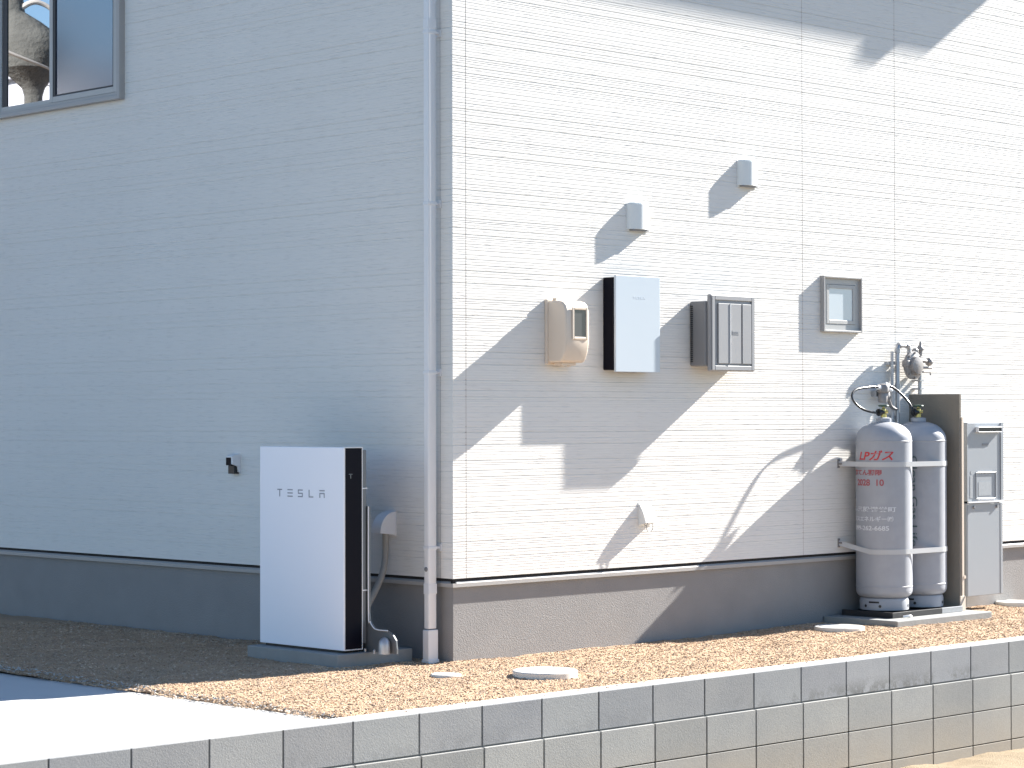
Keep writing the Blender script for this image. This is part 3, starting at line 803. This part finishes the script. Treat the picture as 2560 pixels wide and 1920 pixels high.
# ------------------------------------------------------------------ water heater
t = thing('water_heater', 'tall pale grey wall-hung water heater right of the barrier board', 'water heater', (5.07, 0, .7))
obj('upper_case', B(4.842, 5.300, -.195, -.001, .798, 1.362, bev=.005), 'heater', t)
pieces('side_trim', [(4.842, 4.856, -.201, -.1955, .80, 1.36), (5.270, 5.300, -.201, -.1955, .80, 1.36)], 'heater', t)
pieces('seam', [(4.8565, 4.860, -.1975, -.1955, .80, 1.36), (5.2655, 5.2695, -.1975, -.1955, .80, 1.36)], 'heater_line', t)
obj('name_plate', B(5.040, 5.120, -.1975, -.1955, 1.196, 1.212), 'heater_line', t)
b = NB(); rect_frame(b, 'y', -.222, -.1955, 4.955, 5.258, 1.292, 1.330, .004, bev=.001)
obj('exhaust_hood', b, 'heater_hi', t)
obj('exhaust_opening', B(4.960, 5.253, -.2155, -.1957, 1.2965, 1.3255), 'blackp', t)
b = NB(); rect_frame(b, 'y', -.202, -.1955, 4.955, 5.210, .812, 1.005, .007, bev=.002)
obj('cover_panel', b, 'heater', t)
pieces('bright_lip', [(4.975, 5.19, -.2005, -.1955, .805, .8115), (4.98, 5.16, -.2005, -.1955, 1.0055, 1.010), (4.85, 5.295, -.206, -.1955, .786, .7975)], 'heater_hi', t)
M['sticker'] = mat('heater_sticker', (.30, .325, .35), .5, var=.15, vscale=60)
pieces('sticker', [(4.990, 5.150, -.1966, -.1957, .835, .935), (4.885, 4.918, -.1966, -.1957, .82, .98), lathe(NB(), [(.014, -.1965), (.014, -.1957)], 4.905, 0, 1.005, n=14, axis='y')], 'sticker', t)
obj('lower_case', B(4.846, 5.306, -.190, -.001, .118, .784, bev=.004), 'heater', t)
pieces('seam', [(4.858, 4.861, -.192, -.1905, .12, .78), (5.272, 5.276, -.192, -.1905, .12, .78)], 'heater_line', t)
for x in (4.935, 5.225): obj('screw', lathe(NB(), [(.008, -.203), (.011, -.198), (.011, -.1905)], x, 0, .755, n=12, axis='y'), 'heater_line', t)
b = NB()
for k in range(9): box(b, 4.838, 4.8415, -.15, -.04, .86 + .05 * k, .872 + .05 * k)
obj('side_louvre', b, 'heater_line', t)

# ------------------------------------------------------------------ covers set in the gravel
def lid(x, y, r, h, label, g='round covers set in the gravel'):
    b = NB(); z = gh(x, y); lathe(b, [(r, -.03), (r, h - .006), (r - .005, h), (r * .82, h + .001), (r * .80, h - .001), (.01, h)], x, y, z, n=48)
    t = obj('round_cover', b, 'lid', smooth=True); tag(t, label, 'drain cover', g); t.data
    return t
lid(-.125, -.865, .178, .030, 'largest round off-white drain cover, in the gravel below the house corner')
lid(-.485, -.460, .085, .016, 'smallest off-white drain cover, near the foot of the downpipe')
lid(3.09, -.40, .165, .026, 'off-white drain cover half in shade left of the gas slab')
lid(5.62, -.09, .15, .03, 'off-white drain cover at the right edge beyond the water heater')

# ------------------------------------------------------------------ seen only as reflections in the upstairs window
def limb(b, a, c, r0, r1, seed, n=10):
    a, c = Vector(a), Vector(c); P = []
    for k in range(9):
        u = k / 8; p = a.lerp(c, u); w_ = .10 * (c - a).length * math.sin(math.pi * u)
        p += Vector((noise.noise((seed, u * 3, 0)), noise.noise((seed, u * 3, 5)), noise.noise((seed, u * 3, 9)))) * w_; P.append(p)
    tube(b, P, 0, n=n, radii=(r0, r1))
t = thing('bare_tree', 'big bare tree mirrored in the upstairs window', 'tree', (-5.6, 13.1, -.05))
b = NB()
prof_t = [((-5.80, 13.1, -.1), .19), ((-5.76, 13.1, 2.5), .13), ((-5.73, 13.1, 4.4), .105), ((-5.74, 13.1, 5.08), .100), ((-5.74, 13.1, 5.17), .125), ((-5.72, 13.1, 5.27), .22), ((-5.70, 13.1, 5.38), .33), ((-5.70, 13.1, 5.60), .37), ((-5.68, 13.1, 5.78), .34), ((-5.58, 13.1, 5.92), .22), ((-5.47, 13.1, 6.02), .125), ((-5.44, 13.1, 6.3), .11), ((-5.40, 13.15, 7.2), .08), ((-5.2, 13.3, 8.4), .03)]
rings = []
for k, (p, rr) in enumerate(prof_t):
    ring = []
    for q in range(28):
        a_ = 2 * math.pi * q / 28; v = Vector((math.cos(a_), math.sin(a_), 0))
        rj = rr * (1 + .16 * noise.noise((v.x * 1.6, v.y * 1.6, p[2] * 2.1)) + .05 * noise.noise((v.x * 5, v.y * 5, p[2] * 7)))
        ring.append(b.verts.new(Vector(p) + v * rj))
    rings.append(ring)
for A_, B_ in zip(rings, rings[1:]):
    for q in range(28): b.faces.new((A_[q], A_[(q + 1) % 28], B_[(q + 1) % 28], B_[q]))
obj('trunk', b, 'bark', t, smooth=True)
brs = [([(-5.44, 13.1, 5.98), (-5.60, 12.95, 6.12), (-5.75, 12.9, 6.11), (-5.96, 12.85, 6.00), (-6.4, 12.8, 5.95)], .035),
       ([(-4.8, 12.8, 5.62), (-5.1, 12.72, 5.50), (-5.39, 12.66, 5.41), (-5.60, 12.66, 5.36), (-5.76, 12.68, 5.31)], .022), ([(-5.76, 12.68, 5.31), (-5.84, 12.66, 5.36), (-6.1, 12.6, 5.44)], .014),
       ([(-5.44, 13.1, 6.6), (-5.0, 13.3, 7.4), (-4.4, 13.4, 8.3)], .05), ([(-5.42, 13.1, 6.9), (-6.0, 13.0, 7.6), (-6.7, 13.2, 8.4)], .05), ([(-5.35, 13.2, 7.6), (-5.6, 13.5, 8.4), (-5.5, 13.9, 9.2)], .04),
       ([(-5.96, 13.2, 5.25), (-6.1, 13.15, 5.22), (-6.3, 13.1, 5.27)], .008)]
for pts_, rr in brs:
    b = NB(); tube(b, pts_, rr, n=9, smooth=6, radii=(rr, rr * .55)); e0 = Vector(pts_[-1])
    if rr > .038:
        for j in range(6):
            d_ = Vector((random.uniform(-.8, .8), random.uniform(-.6, .6), random.uniform(.3, 1.1))); limb(b, e0, e0 + d_, rr * .5, .006, 50 + j, 6)
    obj('branch', b, 'twig', t, smooth=True)
t = thing('neighbour_house', 'white rendered neighbour house mirrored in the upstairs window', 'house', (-33, 54, -.75))
obj('wall', B(-40, -26, 42.7, 66, -.75, 10.6), mat('neighbour_render', (.42, .42, .46), .9, var=.02), t)
b = NB(); box(b, -40.2, -25.8, 42.5, 66.2, 10.6, 10.8)
obj('roof', b, mat('neighbour_roof', (.5, .5, .55), .6), t)
